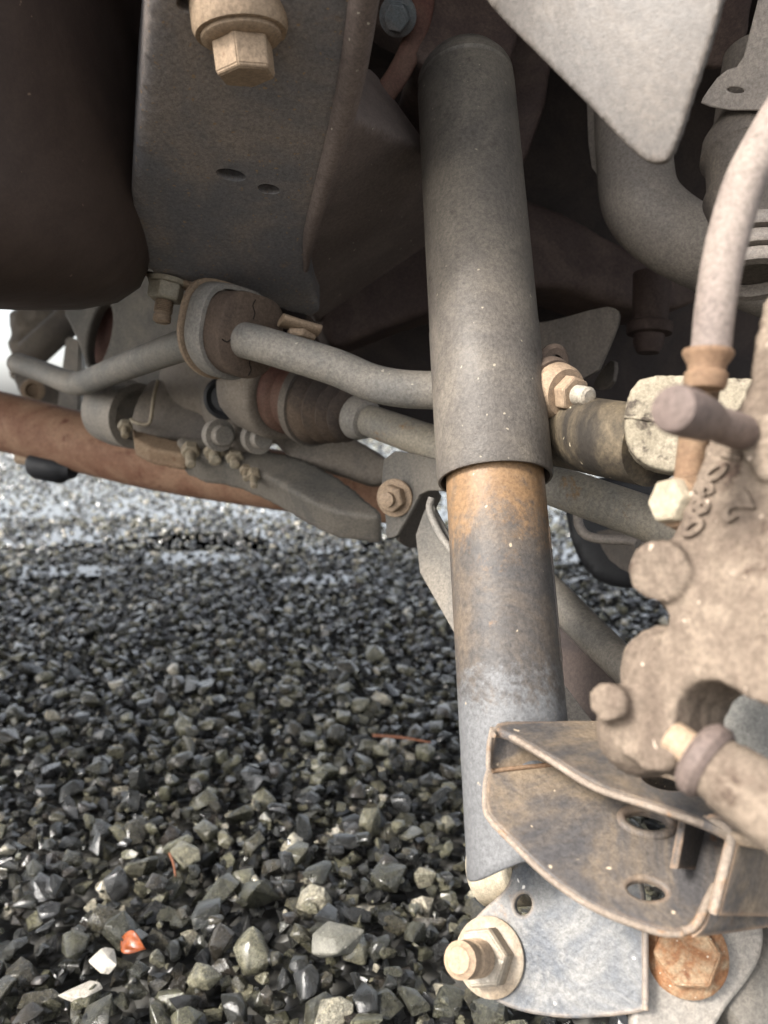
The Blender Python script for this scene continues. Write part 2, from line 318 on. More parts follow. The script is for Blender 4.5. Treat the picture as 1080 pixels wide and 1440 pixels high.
# ------------------------------------------------------------------ ground: a sheet to the horizon, the nearest stones singly, the rest as gravel
def kind(o, k): o['kind'] = k; return o
gm = bpy.data.materials.new('wet_dark_grit'); gm.use_nodes = True; nt = gm.node_tree
b = nt.nodes['Principled BSDF']; tc = N(nt, 'ShaderNodeTexCoord'); vo = N(nt, 'ShaderNodeTexVoronoi'); vo.inputs['Scale'].default_value = 45; nt.links.new(tc.outputs['Object'], vo.inputs[0])
mr = N(nt, 'ShaderNodeMix'); mr.data_type = 'RGBA'; mr.inputs[6].default_value = (.012, .012, .012, 1); mr.inputs[7].default_value = (.10, .097, .088, 1)
sp = N(nt, 'ShaderNodeSeparateColor'); nt.links.new(vo.outputs['Color'], sp.inputs[0]); nt.links.new(sp.outputs[0], mr.inputs[0]); nt.links.new(mr.outputs[2], b.inputs['Base Color'])
bp = N(nt, 'ShaderNodeBump'); bp.invert = True; bp.inputs['Strength'].default_value = 1; bp.inputs['Distance'].default_value = .02; nt.links.new(vo.outputs['Distance'], bp.inputs['Height']); nt.links.new(bp.outputs[0], b.inputs['Normal']); b.inputs['Roughness'].default_value = .3
bm = bmesh.new(); bmesh.ops.create_grid(bm, x_segments=1, y_segments=1, size=900); bmesh.ops.translate(bm, vec=(0, 0, -.02), verts=bm.verts); ground = link('ground', bm_mesh(bm), gm, None, False); kind(ground, 'structure')
ground['label'] = 'wet dark gravel ground under the car'
def hull(npts, k, bev):
    rs = np.random.default_rng(100 + k); bm = bmesh.new()
    sx = rs.uniform(.8, 1.25); sy = rs.uniform(.65, 1.0); sz = rs.uniform(.5, .85)
    for _ in range(npts):
        v = rs.normal(size=3); v /= np.linalg.norm(v); v = np.sign(v) * np.abs(v) ** .8; v *= rs.uniform(.8, 1.08)
        bm.verts.new((v[0] * sx, v[1] * sy, v[2] * sz))
    r = bmesh.ops.convex_hull(bm, input=bm.verts); bmesh.ops.delete(bm, geom=[g for g in r['geom_interior'] if isinstance(g, bmesh.types.BMVert)], context='VERTS')
    bmesh.ops.dissolve_limit(bm, angle_limit=R(9), verts=bm.verts, edges=bm.edges)
    if bev:
        bmesh.ops.bevel(bm, geom=list(bm.edges), offset=.035, segments=1, affect='EDGES')
    bmesh.ops.triangulate(bm, faces=bm.faces); return bm_mesh(bm)
near_me = [hull(15, k, True) for k in range(20)]
for me in near_me:
    me.materials.append(M['stone']); sharp(me, 28)
far_me = [hull(12, 50 + k, False) for k in range(24)]
far_np = []
for me in far_me:
    v = np.empty(len(me.vertices) * 3); me.vertices.foreach_get('co', v); f = np.array([list(p.vertices) for p in me.polygons]); far_np.append((v.reshape(-1, 3), f))
def bump_h(x, y): return .010 * noise.noise(Vector((x * 3.1, y * 3.1, 0))) + .006 * noise.noise(Vector((x * 8, y * 8, 5)))
spots = []
def scatter(y0, y1, cell, lo, hi, z, prob=1.0, a0=.45, a1=.62):
    y = y0
    while y < y1:
        hw = a0 + a1 * y; x = -hw
        while x < hw:
            if rng.random() < prob:
                jx, jy = rng.uniform(-.55, .55, 2) * cell; u = rng.random(); s = lo + (hi - lo) * u ** 2.0
                spots.append((x + jx, y + jy, z + rng.uniform(-.003, .004), s))
            x += cell
        y += cell
scatter(.02, 3.0, .0195, .009, .017, .004)
scatter(.02, 3.0, .0235, .0075, .0190, .016, .60)
scatter(.02, 1.6, .060, .014, .023, .018, .35)
scatter(.3, 1.5, .0150, .003, .0060, .014, .3, .3, .55)
scatter(3.0, 6.0, .033, .014, .022, .008, 1.0, .3, .56)
scatter(6.0, 11.0, .075, .02, .04, .008, 1.0, .2, .56)
def to_px(p):
    q = Vector(p) - CAM; d = q.dot(FWD)
    return (540 + q.dot(RIGHT) / d * FPX, 720 - q.dot(UP) / d * FPX, d) if d > .05 else (0, 9999, 1)
cand = []
for i, (x, y, z, s) in enumerate(spots):
    if y > 1.3: continue
    u, v, d = to_px((x, y, z))
    if -20 < u < 655 and 900 < v < 1455 and z > .009: cand.append((-s / d, i))
cand.sort(); chosen = {i for _, i in cand[:297]}
V, Fc, nv = [], [], 0
for i, (x, y, z, s) in enumerate(spots):
    z += bump_h(x, y) if y < 3.2 else 0
    rot = Matrix.Rotation(rng.uniform(0, 6.283), 3, 'Z') @ Matrix.Rotation(rng.normal(0, .5), 3, 'X') @ Matrix.Rotation(rng.normal(0, .5), 3, 'Y')
    if i in chosen:
        o = bpy.data.objects.new('stone', near_me[rng.integers(len(near_me))]); COL.objects.link(o); o.parent = ground
        o.matrix_local = Matrix.Translation((x, y, z + .002)) @ rot.to_4x4() @ Matrix.Scale(s * 1.02, 4)
        continue
    v, f = far_np[rng.integers(len(far_np))]
    V.append(v @ np.array(rot).T * s + (x, y, z)); Fc.append(f + nv); nv += len(v)
V = np.concatenate(V); Fc = np.concatenate(Fc)
me = bpy.data.meshes.new('gravel'); me.vertices.add(len(V)); me.vertices.foreach_set('co', V.astype(np.float32).ravel()); me.loops.add(Fc.size); me.loops.foreach_set('vertex_index', Fc.astype(np.int32).ravel())
me.polygons.add(len(Fc)); me.polygons.foreach_set('loop_start', np.arange(0, Fc.size, 3, dtype=np.int32)); me.polygons.foreach_set('loop_total', np.full(len(Fc), 3, dtype=np.int32)); me.update(calc_edges=True)
go = link('gravel', me, 'gravel', None, False); go.parent = ground; kind(go, 'stuff')

# shallow rain puddles standing in the gravel beyond the car, and one broad added water sheet
wm = bpy.data.materials.new('puddle_water'); wm.use_nodes = True; wb = wm.node_tree.nodes['Principled BSDF']; wb.inputs['Base Color'].default_value = (.02, .022, .024, 1); wb.inputs['Roughness'].default_value = .03; wb.inputs['IOR'].default_value = 1.33; wb.inputs['Specular IOR Level'].default_value = .6
def puddle(pts, z):
    bm = bmesh.new(); bm.faces.new([bm.verts.new((x, y, 0)) for x, y in pts]); bmesh.ops.triangulate(bm, faces=bm.faces)
    o = link('puddle', bm_mesh(bm), wm, None, False); o.location.z = z; kind(o, 'structure')
front = [(x / 20, 2.55 + .45 * noise.noise(Vector((x / 9, 0, 0))) + .20 * noise.noise(Vector((x / 2.5, 4, 0)))) for x in range(-100, 101)]
puddle(front + [(9, 14), (-9, 14)], .0142)  # broad water sheet added to brighten the far gravel with reflected sky
for k, (x, y, rx, ry) in enumerate(((-.62, 2.22, .20, .09), (-.95, 2.05, .2, .08), (.55, 2.25, .25, .10), (-.15, 1.95, .12, .05))):
    puddle([(x + math.cos(a) * rx * (1 + .45 * noise.noise(Vector((math.cos(a) * 2, math.sin(a) * 2, k * 7)))), y + math.sin(a) * ry * (1 + .45 * noise.noise(Vector((math.cos(a) * 2, math.sin(a) * 2, k * 7 + 3))))) for a in [2 * math.pi * i / 40 for i in range(40)]], .0160)
# ------------------------------------------------------------------ car floor overhead
def box(bm, x0, x1, y0, y1, z0, z1): bmesh.ops.create_cube(bm, size=1, matrix=Matrix.Translation(((x0 + x1) / 2, (y0 + y1) / 2, (z0 + z1) / 2)) @ Matrix.Diagonal((x1 - x0, y1 - y0, z1 - z0, 1)))
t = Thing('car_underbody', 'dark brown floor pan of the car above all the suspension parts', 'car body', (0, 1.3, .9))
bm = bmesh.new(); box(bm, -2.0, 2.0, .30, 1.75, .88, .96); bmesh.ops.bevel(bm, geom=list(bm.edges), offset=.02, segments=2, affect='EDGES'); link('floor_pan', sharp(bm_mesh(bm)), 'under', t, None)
bm = bmesh.new(); box(bm, -.095, 2.0, .93, 1.0, .45, .885); box(bm, -.34, -.09, 1.06, 1.1, .585, .885); link('gap_backing', bm_mesh(bm), 'under', t, False)  # dark panels added behind the parts to keep bright sky out of gaps
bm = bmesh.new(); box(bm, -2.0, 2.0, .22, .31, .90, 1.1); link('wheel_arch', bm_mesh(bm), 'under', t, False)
# ------------------------------------------------------------------ rounded plastic tank
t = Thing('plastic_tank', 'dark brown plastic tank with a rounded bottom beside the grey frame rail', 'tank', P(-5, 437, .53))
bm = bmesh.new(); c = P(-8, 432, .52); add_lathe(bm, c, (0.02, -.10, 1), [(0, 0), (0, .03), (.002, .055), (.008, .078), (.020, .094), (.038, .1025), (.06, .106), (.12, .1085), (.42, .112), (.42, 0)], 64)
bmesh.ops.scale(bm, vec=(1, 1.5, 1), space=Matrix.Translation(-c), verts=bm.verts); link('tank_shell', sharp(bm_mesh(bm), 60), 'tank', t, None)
# ------------------------------------------------------------------ grey frame rail
FR = Plane((200, 0, .345), (520, 0, .35), (300, 390, .58))
t = Thing('frame_rail', 'grey dusty box-section frame rail with a large tan bolt and two slots', 'frame', P(300, 400, .56))
bm = bmesh.new()
add_prism(bm, FR, [(207, -60), (500, -60), (520, -40), (502, 90), (482, 190), (455, 270), (436, 345), (440, 400), (455, 452), (400, 440), (300, 404), (230, 394), (190, 374), (180, 345), (186, 250), (198, 120)], .10, 1)
FL = Plane((470, 190, .437), (420, 350, .548), (600, 280, .62))
bf = bmesh.new(); add_prism(bf, FL, [(470, 150), (520, 175), (640, 230), (640, 390), (600, 408), (520, 438), (460, 462), (440, 455), (425, 400), (430, 330), (455, 250)], .08, 1)
cuts = []
for c_, rx, ry, rot in (((325, 246), 22, 8, 12), ((378, 266), 16, 7, 10), ((262, 7), 15, 11, 20)):
    cb = bmesh.new(); add_prism(cb, FR, ell(*c_, rx, ry, rot), .07, 0, .02); cuts.append(cb)
rail = cast('rail_body', bm, 'frame', t, .0035, 14, cuts); cast('rail_flank', bf, 'brownflank', t, .0035, 14)  # flank is browner: dust, plus its different lighting put into the colour
# narrow raised flange along the rail
tube('flange', [FR.at(516, -30), FR.at(498, 90), FR.at(478, 180), FR.at(455, 260), FR.at(436, 330), FR.at(430, 380)], [.0075, .0075, .007, .006, .005, .002], 'brownflank', t, seg=16)
ax = (-UP + FWD * .20 + RIGHT * .10).normalized(); pb = FR.at(337, 30)
lathe('spacer', pb - ax * .012, ax, [(0, 0), (0, .0232), (.015, .0232), (.018, .022), (.018, 0)], 'tanbolt', t, seg=48)
bolt(t, pb + ax * .005, ax, .0150, .0165, 'tanbolt', wr=.0195, wh=.0035, rot=.35, ch=.1, dish=.0015)
# ------------------------------------------------------------------ far dark structures behind the rail
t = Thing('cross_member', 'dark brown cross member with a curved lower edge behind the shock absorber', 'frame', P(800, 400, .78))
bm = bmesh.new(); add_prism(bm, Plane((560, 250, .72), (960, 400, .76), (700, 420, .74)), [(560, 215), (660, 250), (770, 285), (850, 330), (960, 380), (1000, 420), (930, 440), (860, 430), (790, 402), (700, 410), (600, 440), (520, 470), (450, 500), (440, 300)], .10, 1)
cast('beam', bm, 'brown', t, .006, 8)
t = Thing('upper_shock_mount', 'dark brown mount with a curved strap and bolt above the shock absorber', 'bracket', P(640, 60, .56))
bm = bmesh.new(); add_prism(bm, Plane((600, 20, .55), (730, 20, .56), (650, 100, .55)), [(590, -80), (740, -80), (735, 40), (715, 95), (650, 110), (600, 95), (575, 70), (600, 20)], .09, 1); add_prism(bm, Plane((520, 0, .62), (730, 20, .62), (650, 200, .62)), [(500, -80), (780, -80), (780, 110), (735, 240), (720, 230), (720, 60), (520, 60)], .03, 1)
cast('mount_body', bm, 'brown', t, .004, 6)
tube('strap', [P(478, 190, .54), P(525, 150, .545), P(565, 95, .55), P(590, 30, .55), P(600, -40, .55)], .0085, 'redbrown', t, flat=.45, flatdir=FWD)
bolt(t, P(560, 22, .535), P(545, 40, .50) - P(562, 20, .54), .0095, .008, 'bluebolt', wr=.0135, wh=.003)
# ------------------------------------------------------------------ shock absorber
SA = P(654, 110, .516); SB = P(737, 1230, .368); sx = (SB - SA).normalized(); SL = (SB - SA).length
t = Thing('shock_absorber', 'dusty grey tubular shock absorber with rust below its dust sleeve', 'shock absorber', SB)
def on_axis(y):      # distance along the shock axis that shows at photo row y
    lo, hi = -.1, SL + .1
    for _ in range(40):
        mid = (lo + hi) / 2; lo, hi = (mid, hi) if to_px(SA + sx * mid)[1] < y else (lo, mid)
    return lo
s1 = on_axis(676)
M['tube'] = surf('shock_tube_paint', (.058, .053, .050), (.115, .09, .068), .45, (.20, .11, .05), .06, .5, .5, speck=0.03, speck_col=(.34, .28, .20), dust_scale=18,
    zones=((tuple(-sx), SL - on_axis(800), SL - on_axis(690), (.19, .115, .060)), (tuple(-sx), SL - on_axis(930), SL - on_axis(1010), (.118, .118, .120))))
RS = .0335
lathe('dust_sleeve', SA, sx, [(-.012, 0), (-.012, .020), (-.008, .0275), (-.001, .0318), (.002, .0330), (.007, .0333), (.0085, .0322), (.0105, .0322), (.012, RS), (s1 - .10, RS), (s1 - .098, RS + .0003), (s1 - .0015, RS), (s1, RS - .0007), (s1, RS - .002), (s1 - .002, RS - .0022), (.03, RS - .0022), (.03, 0)], 'sleeve', t, seg=96)
s2 = on_axis(1195); RT = .0283
bm = bmesh.new(); uL = (-RIGHT - sx * (-RIGHT).dot(sx)).normalized(); uF = (-FWD - sx * (-FWD).dot(sx)).normalized(); rings = []
sL, sR = on_axis(1236), on_axis(1198)
def foot(a, f, r):       # a = 0 faces the left edge, 90 the camera
    c_ = math.cos(a); end = sR + (sL - sR) * max(0, c_) ** 1.5
    return SA + sx * (s1 - .09 + (end - s1 + .09) * f) + (uL * c_ + uF * math.sin(a)) * r
ang = [2 * math.pi * k / 96 for k in range(96)]
for f, r in [(i / 30, RT) for i in range(30)] + [(.985, RT + .0003), (.997, RT + .0002), (1, RT - .0006), (1, RT - .0022), (.99, RT - .0028), (.8, RT - .0028)]: rings.append([foot(a, f, r) for a in ang])
add_rings(bm, rings, False); link('lower_tube', sharp(bm_mesh(bm), 50), 'tube', t, None)
tx = RIGHT.cross(sx).normalized(); side = (RIGHT * .90 - FWD * .42); side = (side - sx * side.dot(sx)).normalized()
tube('weld_seam', [SA + sx * on_axis(y) + side * (RT - .0002) for y in (750, 800, 850, 900, 935)], .0010, 'tube', t, seg=8)
# lower clevis: rounded plate with nut, hole and folded edge
bp0 = P(690, 1345, .375); bax = (P(632, 1352, .335) - bp0).normalized()
BP = Plane((690, 1345, .375), (740, 1345, .375), (690, 1400, .37)); BP.n = bax; BP.u = (RIGHT - bax * RIGHT.dot(bax)).normalized(); BP.v = BP.n.cross(BP.u)
bp_out = [(648, 1352), (652, 1312), (672, 1284), (703, 1258), (716, 1240), (722, 1215), (760, 1195), (840, 1190), (905, 1230), (907, 1300), (909, 1418), (905, 1424), (860, 1430), (790, 1434), (715, 1420), (672, 1392), (652, 1370)]
plate('clevis_plate', BP, bp_out, .0055, 'bluegrey', t, [ell(735, 1272, 12, 15, 10)], 2, .0012)
tube('fold_weld', [BP.at(908, y) + BP.n * .0006 for y in (1300, 1340, 1380, 1420)], .0016, 'bluegrey', t, seg=8)
bolt(t, bp0, bax, .0142, .0125, 'zinc', wr=.0182, wh=.0032, sr=.0083, sl=.026, smat='tanbolt', rot=.5, name='nut', dish=.0012)
lathe('eye_bushing', P(682, 1222, .432), P(735, 1222, .415) - P(680, 1226, .432), [(0, 0), (0, .018), (.002, .020), (.03, .020), (.032, .018), (.032, 0)], 'creamplain', t, seg=40)
# ------------------------------------------------------------------ bolted knuckle plate with rusty bolt
KP = Plane((905, 1380, .345), (1060, 1330, .352), (960, 1440, .338))
t = Thing('knuckle_plate', 'tan grey plate carrying a large rusty flange bolt under the channel bracket', 'bracket', P(985, 1440, .34))
plate('plate', KP, [(890, 1260), (1060, 1265), (1076, 1300), (1074, 1345), (1050, 1385), (1020, 1420), (995, 1470), (985, 1560), (890, 1560)], .009, 'pale', t, (), 2, .0022)
ka = (KP.n * 1 + -RIGHT * .25).normalized(); kp = KP.at(962, 1338)
bolt(t, kp, ka, .0150, .010, 'rustbolt', wr=.0192, wh=.0042, rot=.25, dish=.002)
lathe('bushing', P(1010, 1440, .36), P(1090, 1370, .37) - P(1010, 1440, .36), [(0, 0), (0, .020), (.003, .024), (.03, .026), (.08, .026), (.08, 0)], 'linkgrey', t, seg=40)
# ------------------------------------------------------------------ folded channel bracket
t = Thing('channel_bracket', 'folded dusty steel channel bracket with rusty edges and oval holes over the lower bolt', 'bracket', P(850, 1280, .31))
FLO = Plane((690, 1090, .352), (960, 1310, .285), (980, 1170, .325))
plate('lower_flange', FLO, [(690, 1076), (684, 1095), (682, 1130), (690, 1150), (720, 1180), (762, 1222), (805, 1256), (850, 1282), (905, 1302), (935, 1311), (962, 1312), (978, 1304), (984, 1290), (1010, 1245), (1040, 1200), (1000, 1150), (880, 1090), (790, 1072)], .0042, 'channel', t, [ell(910, 1157, 33, 15, 12), ell(910, 1250, 28, 14, 10)], 2, .0014)
def hole_rim(pl, c, rx, ry, rot, r, name='hole_rim'):
    pts = [pl.at(*q) for q in ell(*c, rx, ry, rot, 28)]; bm = bmesh.new(); pth = pts + [pts[0]]; add_tube(bm, pth, r, 8, 2); return link(name, sharp(bm_mesh(bm), 80), 'channel', t, None)
hole_rim(FLO, (910, 1156), 37, 18, 12, .0022)
TOP = Plane((705, 1020, .345), (990, 1150, .290), (850, 1008, .372))
plate('upper_flange', TOP, [(694, 1026), (702, 1017), (720, 1015), (860, 1010), (1000, 1030), (1120, 1090), (1130, 1190), (1040, 1178), (1000, 1156), (905, 1124), (840, 1103), (780, 1066), (712, 1027)], .0045, 'channel', t, [ell(935, 1096, 32, 13, 12), ], 2, .0016)
BW = Plane((700, 1030, .354), (690, 1085, .354), (830, 1080, .362))
plate('back_web', BW, [(697, 1022), (689, 1055), (688, 1082), (700, 1100), (980, 1130), (960, 1075), (860, 1020), (720, 1016)], .004, 'channel', t, (), 1, .001)
tube('weld_bead', [BW.at(691, 1083) + BW.n * .001, BW.at(735, 1078) + BW.n * .001, BW.at(790, 1073) + BW.n * .001], .0011, 'orangerust', t, seg=8)
A = [TOP.at(992, 1151), P(1016, 1160, .2875), P(1027, 1178, .2845), P(1024, 1200, .282), P(1014, 1240, .2795), P(1003, 1283, .2785)]
B = [TOP.at(1120, 1120), P(1130, 1140, .337), P(1135, 1160, .334), P(1136, 1190, .33), P(1134, 1240, .326), P(1132, 1288, .322)]
sheet('side_web', A, B, 'channel', t, 8, None, .0048)
LW = Plane((984, 1292, .284), (1080, 1290, .308), (1005, 1245, .297))
A = [P(968, 1312, .2845), P(983, 1298, .2855), P(995, 1268, .289), P(1006, 1246, .293)]
B = [P(1090, 1300, .312), P(1100, 1290, .316), P(1110, 1275, .322), P(1110, 1250, .325)]
sheet('return_lip', A, B, 'channel', t, 6, None, .0045)
TB = Plane((957, 1220, .297), (966, 1150, .312), (985, 1190, .318))
plate('tab', TB, [(953, 1222), (966, 1148), (1000, 1150), (995, 1225)], .0035, 'channel', t, (), 0, .0008)
M['rimrust'] = surf('pale_rusty_edge', (.17, .135, .105), (.25, .205, .165), .5, (.24, .125, .055), .38, .7, .7, scale=1.4)
def rim(pl, pts, r, off, sub=None):
    tube('rolled_edge', [pl.at(*q) - pl.n * off for q in pts], r, 'rimrust', t, seg=10, n=5)
rim(FLO, [(689, 1078), (684, 1096), (683, 1130), (691, 1150), (720, 1180), (762, 1221), (805, 1254), (850, 1279), (905, 1300), (935, 1308), (960, 1309)], .0015, .0018)
rim(TOP, [(694, 1028), (703, 1019), (716, 1028), (780, 1067), (836, 1101), (905, 1125), (990, 1152)], .0015, .0018)
tube('rolled_edge', [P(990, 1152, .2915), P(1016, 1160, .2865), P(1027, 1178, .2835), P(1024, 1200, .281), P(1014, 1240, .2785), P(1003, 1284, .2775)], .0018, 'rimrust', t, seg=10, n=6)
tube('rolled_edge', [P(960, 1309, .284), P(972, 1306, .284), P(984, 1292, .2845), P(995, 1268, .288), P(1006, 1246, .292)], .0017, 'rimrust', t, seg=10, n=6)
tube('rolled_edge', [P(693, 1024, .349), P(688, 1050, .351), P(687, 1080, .351)], .0014, 'rimrust', t, seg=10, n=4)
# ------------------------------------------------------------------ trailing arm behind the shock
t = Thing('trailing_arm', 'grey channel-shaped trailing arm passing behind the lower shock tube', 'suspension arm', P(780, 900, .52))
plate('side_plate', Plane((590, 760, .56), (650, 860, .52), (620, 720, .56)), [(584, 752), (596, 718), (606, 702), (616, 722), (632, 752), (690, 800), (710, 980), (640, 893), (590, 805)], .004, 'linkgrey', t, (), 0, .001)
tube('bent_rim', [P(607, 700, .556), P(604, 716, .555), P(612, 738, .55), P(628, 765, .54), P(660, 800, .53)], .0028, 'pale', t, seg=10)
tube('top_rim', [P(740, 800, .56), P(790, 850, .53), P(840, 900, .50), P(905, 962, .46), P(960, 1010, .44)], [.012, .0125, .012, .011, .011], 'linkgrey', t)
plate('inner_web', Plane((790, 870, .535), (880, 960, .475), (800, 1010, .50)), [(730, 800), (800, 862), (895, 955), (900, 1060), (740, 1060)], .004, 'under', t, (), 0)
plate('lower_web', Plane((790, 960, .47), (830, 1010, .45), (780, 1010, .455)), [(788, 955), (832, 1012), (840, 1050), (770, 1050)], .004, 'pale', t, (), 0)
# ------------------------------------------------------------------ stabiliser bar, its bush, clamp, link bolt
t = Thing('stabilizer_bar', 'bent grey stabilizer bar running through a rubber bush below the frame rail', 'stabilizer bar', P(340, 480, .56))
tube('bar', [P(24, 511, .98), P(60, 523, .93), P(96, 537, .86), P(118, 538, .83), P(170, 518, .75), P(255, 487, .64), P(300, 476, .60), P(345, 479, .56), P(400, 494, .548), P(470, 516, .54), P(520, 537, .535), P(560, 546, .53), P(610, 549, .525), P(700, 550, .515), P(780, 552, .495)], [.0135] * 15, 'bar', t, seg=28)
e0 = P(768, 549, .447); ea = (P(830, 557, .412) - P(768, 548, .445)).normalized()
t = Thing('bar_link_joint', 'tan dusty link joint with nut and stud beside the shock absorber', 'joint', P(780, 600, .49))
lathe('rubber_ring', e0 - ea * .006, ea, [(0, 0), (0, .016), (.002, .0195), (.009, .0205), (.014, .0185), (.014, 0)], 'rubber', t)
lathe('cup', e0 + ea * .007, ea, [(0, 0), (0, .0165), (.003, .0175), (.009, .0160), (.012, .0140), (.012, 0)], 'tanbolt', t)
bolt(t, e0 + ea * .019, ea, .0108, .008, 'tanbolt', sr=.0056, sl=.011, smat='zinc', name='nut')
lathe('seal_lip', P(775, 512, .455), ea, [(0, .012), (.002, .0125), (.004, .010), (.004, .006), (0, .006)], 'rubber', t, closed=True)
ba = (P(400, 494, .548) - P(300, 474, .60)).normalized(); bc = P(342, 473, .572)
t = Thing('bar_clamp', 'brown cracked rubber bush in a grey strap clamp bolted under the frame rail', 'clamp', P(340, 530, .57))
uu = (UP - ba * UP.dot(ba)).normalized(); vv = ba.cross(uu)
def dring(s, r, top):  # D-shaped outline: round below, flat-topped above
    out = []
    for k in range(48):
        a = 2 * math.pi * k / 48; c_, s_ = math.cos(a), math.sin(a); e = 2.0 if s_ < 0 else 3.2
        out.append(bc + ba * s + vv * (r * math.copysign(abs(c_) ** (2 / e), c_)) + uu * ((top if s_ > 0 else r) * math.copysign(abs(s_) ** (2 / e), s_)))
    return out
bm = bmesh.new(); add_rings(bm, [dring(-.026, .030, .030), dring(.006, .0315, .033), dring(.0095, .031, .0325), dring(.011, .029, .0305)]); bush = link('rubber_bush', sharp(bm_mesh(bm), 40), 'rubber', t, None)
for a0 in (80, 178, 262, 345):
    q = [bc + ba * .0111 + (vv * math.cos(R(a0 + w)) + uu * math.sin(R(a0 + w))) * r for r, w in ((.014, 0), (.019, 4), (.024, -2), (.0285, 3))]
    tube('split', q, .0005, 'darkline', t, bush, seg=6, n=3)
bm = bmesh.new(); add_rings(bm, [dring(-.028, .031, .033), dring(-.028, .0345, .036), dring(-.026, .0355, .037), dring(-.011, .0355, .037), dring(-.009, .0345, .036), dring(-.009, .031, .033)], False); link('strap', sharp(bm_mesh(bm), 40), 'pale', t, None)
bm = bmesh.new(); add_rings(bm, [dring(-.033, .031, .033), dring(-.033, .0375, .039), dring(-.0295, .0375, .039), dring(-.0295, .031, .033)], False); link('strap_lip', sharp(bm_mesh(bm), 40), 'tanbolt', t, None)
tube('tab', [P(215, 390, .60), P(250, 398, .595), P(280, 408, .59), P(296, 418, .585)], [.012, .013, .013, .012], 'tanbolt', t, flat=.30, flatdir=UP)
tube('tab', [P(395, 450, .56), P(420, 458, .565), P(448, 466, .57)], .012, 'tanbolt', t, flat=.35, flatdir=UP)
dn = (P(229, 452, .60) - P(236, 405, .60)).normalized()
bolt(t, P(236, 393, .585), dn, .0140, .013, 'creamplain', wr=.0150, wh=.004, sr=.0072, sl=.018, smat='tanbolt', name='nut', rot=.3)
hexa('bolt', P(425, 462, .57), dn, .012, .008, 'tanbolt', t)
# ------------------------------------------------------------------ drive shaft with boot
t = Thing('drive_shaft', 'grey rust-spotted drive shaft with a ribbed rubber boot behind the shock absorber', 'drive shaft', P(520, 620, .64))
h0 = P(512, 589, .645); h1 = P(930, 736, .47); ha = (h1 - h0).normalized(); HL = (h1 - h0).length
lathe('shaft', h0, ha, [(-.05, .0135), (.01, .0135), (.012, .0138), (HL * .45, .0145), (HL + .12, .0145), (HL + .12, 0)], 'shaft', t, seg=40)
lathe('collar', h0, ha, [(-.012, .012), (-.012, .0185), (-.009, .020), (-.003, .020), (0, .018), (.004, .017), (.006, .0135)], 'pale', t)
pr = [(-.012, .020)]
for k, (s, r) in enumerate(((-.018, .026), (-.024, .0225), (-.030, .030), (-.036, .026), (-.043, .034), (-.049, .031), (-.056, .0385), (-.060, .0385))): pr.append((s, r))
lathe('boot', h0, ha, pr, 'boot', t, seg=48, ang=70)
lathe('boot_clamp', h0, ha, [(-.060, .0385), (-.060, .0415), (-.069, .0415), (-.069, .036)], 'castdark', t, seg=48)
lathe('joint_cup', h0, ha, [(-.069, .036), (-.073, .034), (-.090, .034), (-.093, .037), (-.097, .039), (-.104, .039), (-.106, .03), (-.13, .03)], 'redbrown', t, seg=48)
# ------------------------------------------------------------------ differential and its mount
t = Thing('differential', 'tan cast differential housing with two bolt bosses behind the rubber bush', 'differential', P(350, 640, .80))
bm = bmesh.new(); add_ball(bm, P(350, 560, .84), px(70, .84), (1, 1, 1.05)); add_ball(bm, P(330, 600, .80), px(32, .8), (1, 1, 1.1)); add_ball(bm, P(345, 615, .79), px(28, .79)); add_ball(bm, P(300, 540, .9), px(75, .9)); add_prism(bm, Plane((390, 560, .78), (560, 600, .78), (400, 690, .78)), [(380, 560), (470, 600), (560, 650), (540, 690), (470, 665), (385, 640)], .06)
add_lathe(bm, h0, ha, [(-.16, 0), (-.16, .05), (-.104, .05), (-.104, .041), (-.12, 0)], 32)
cast('housing', bm, 'cast', t, .006, 8)
for u, v in ((308, 611), (362, 615)):
    a = (P(u, v, .74) - P(u - 14, v - 2, .755)).normalized(); lathe('bolt_boss', P(u - 6, v, .76), a, [(0, 0), (0, .015), (.006, .0165), (.012, .0165), (.012, .011), (.02, .010), (.02, 0)], 'pale', t)
lathe('bore', P(316, 560, .772), P(300, 566, .74) - P(316, 560, .772), [(0, 0), (0, .022), (.004, .022), (.006, .018), (.002, .014), (.002, 0)], 'darkrubber', t)
t = Thing('differential_mount', 'pale grey mounting plate with a tall oval opening behind the stabilizer bar', 'bracket', P(170, 600, .95))
DM = Plane((100, 430, .97), (300, 420, .93), (200, 600, .95))
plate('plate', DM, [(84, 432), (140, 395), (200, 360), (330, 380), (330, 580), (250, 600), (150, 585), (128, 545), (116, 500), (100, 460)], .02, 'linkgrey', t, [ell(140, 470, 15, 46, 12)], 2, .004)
plate('backing', Plane((100, 430, 1.0), (300, 420, .98), (200, 600, 1.0)), [(118, 420), (180, 420), (180, 540), (125, 540)], .004, 'redbrown', t, (), 0)
lathe('bush_cup', P(150, 575, .93), P(190, 585, .90) - P(150, 575, .93), [(0, 0), (0, .03), (.006, .040), (.03, .042), (.06, .040), (.06, .03), (.05, .028), (.05, 0)], 'pale', t)
bm = bmesh.new(); add_prism(bm, Plane((200, 540, .86), (300, 560, .85), (250, 620, .85)), [(198, 545), (215, 528), (300, 548), (306, 600), (300, 626), (240, 618), (185, 612), (180, 590)], .06, 1); cast('lower_body', bm, 'castdark', t, .005, 4)
tube('wire_hook', [P(222, 535, .84), P(216, 560, .835), P(212, 590, .83), P(205, 597, .83), P(190, 594, .835), P(184, 590, .84)], .0022, 'creamplain', t, seg=8)
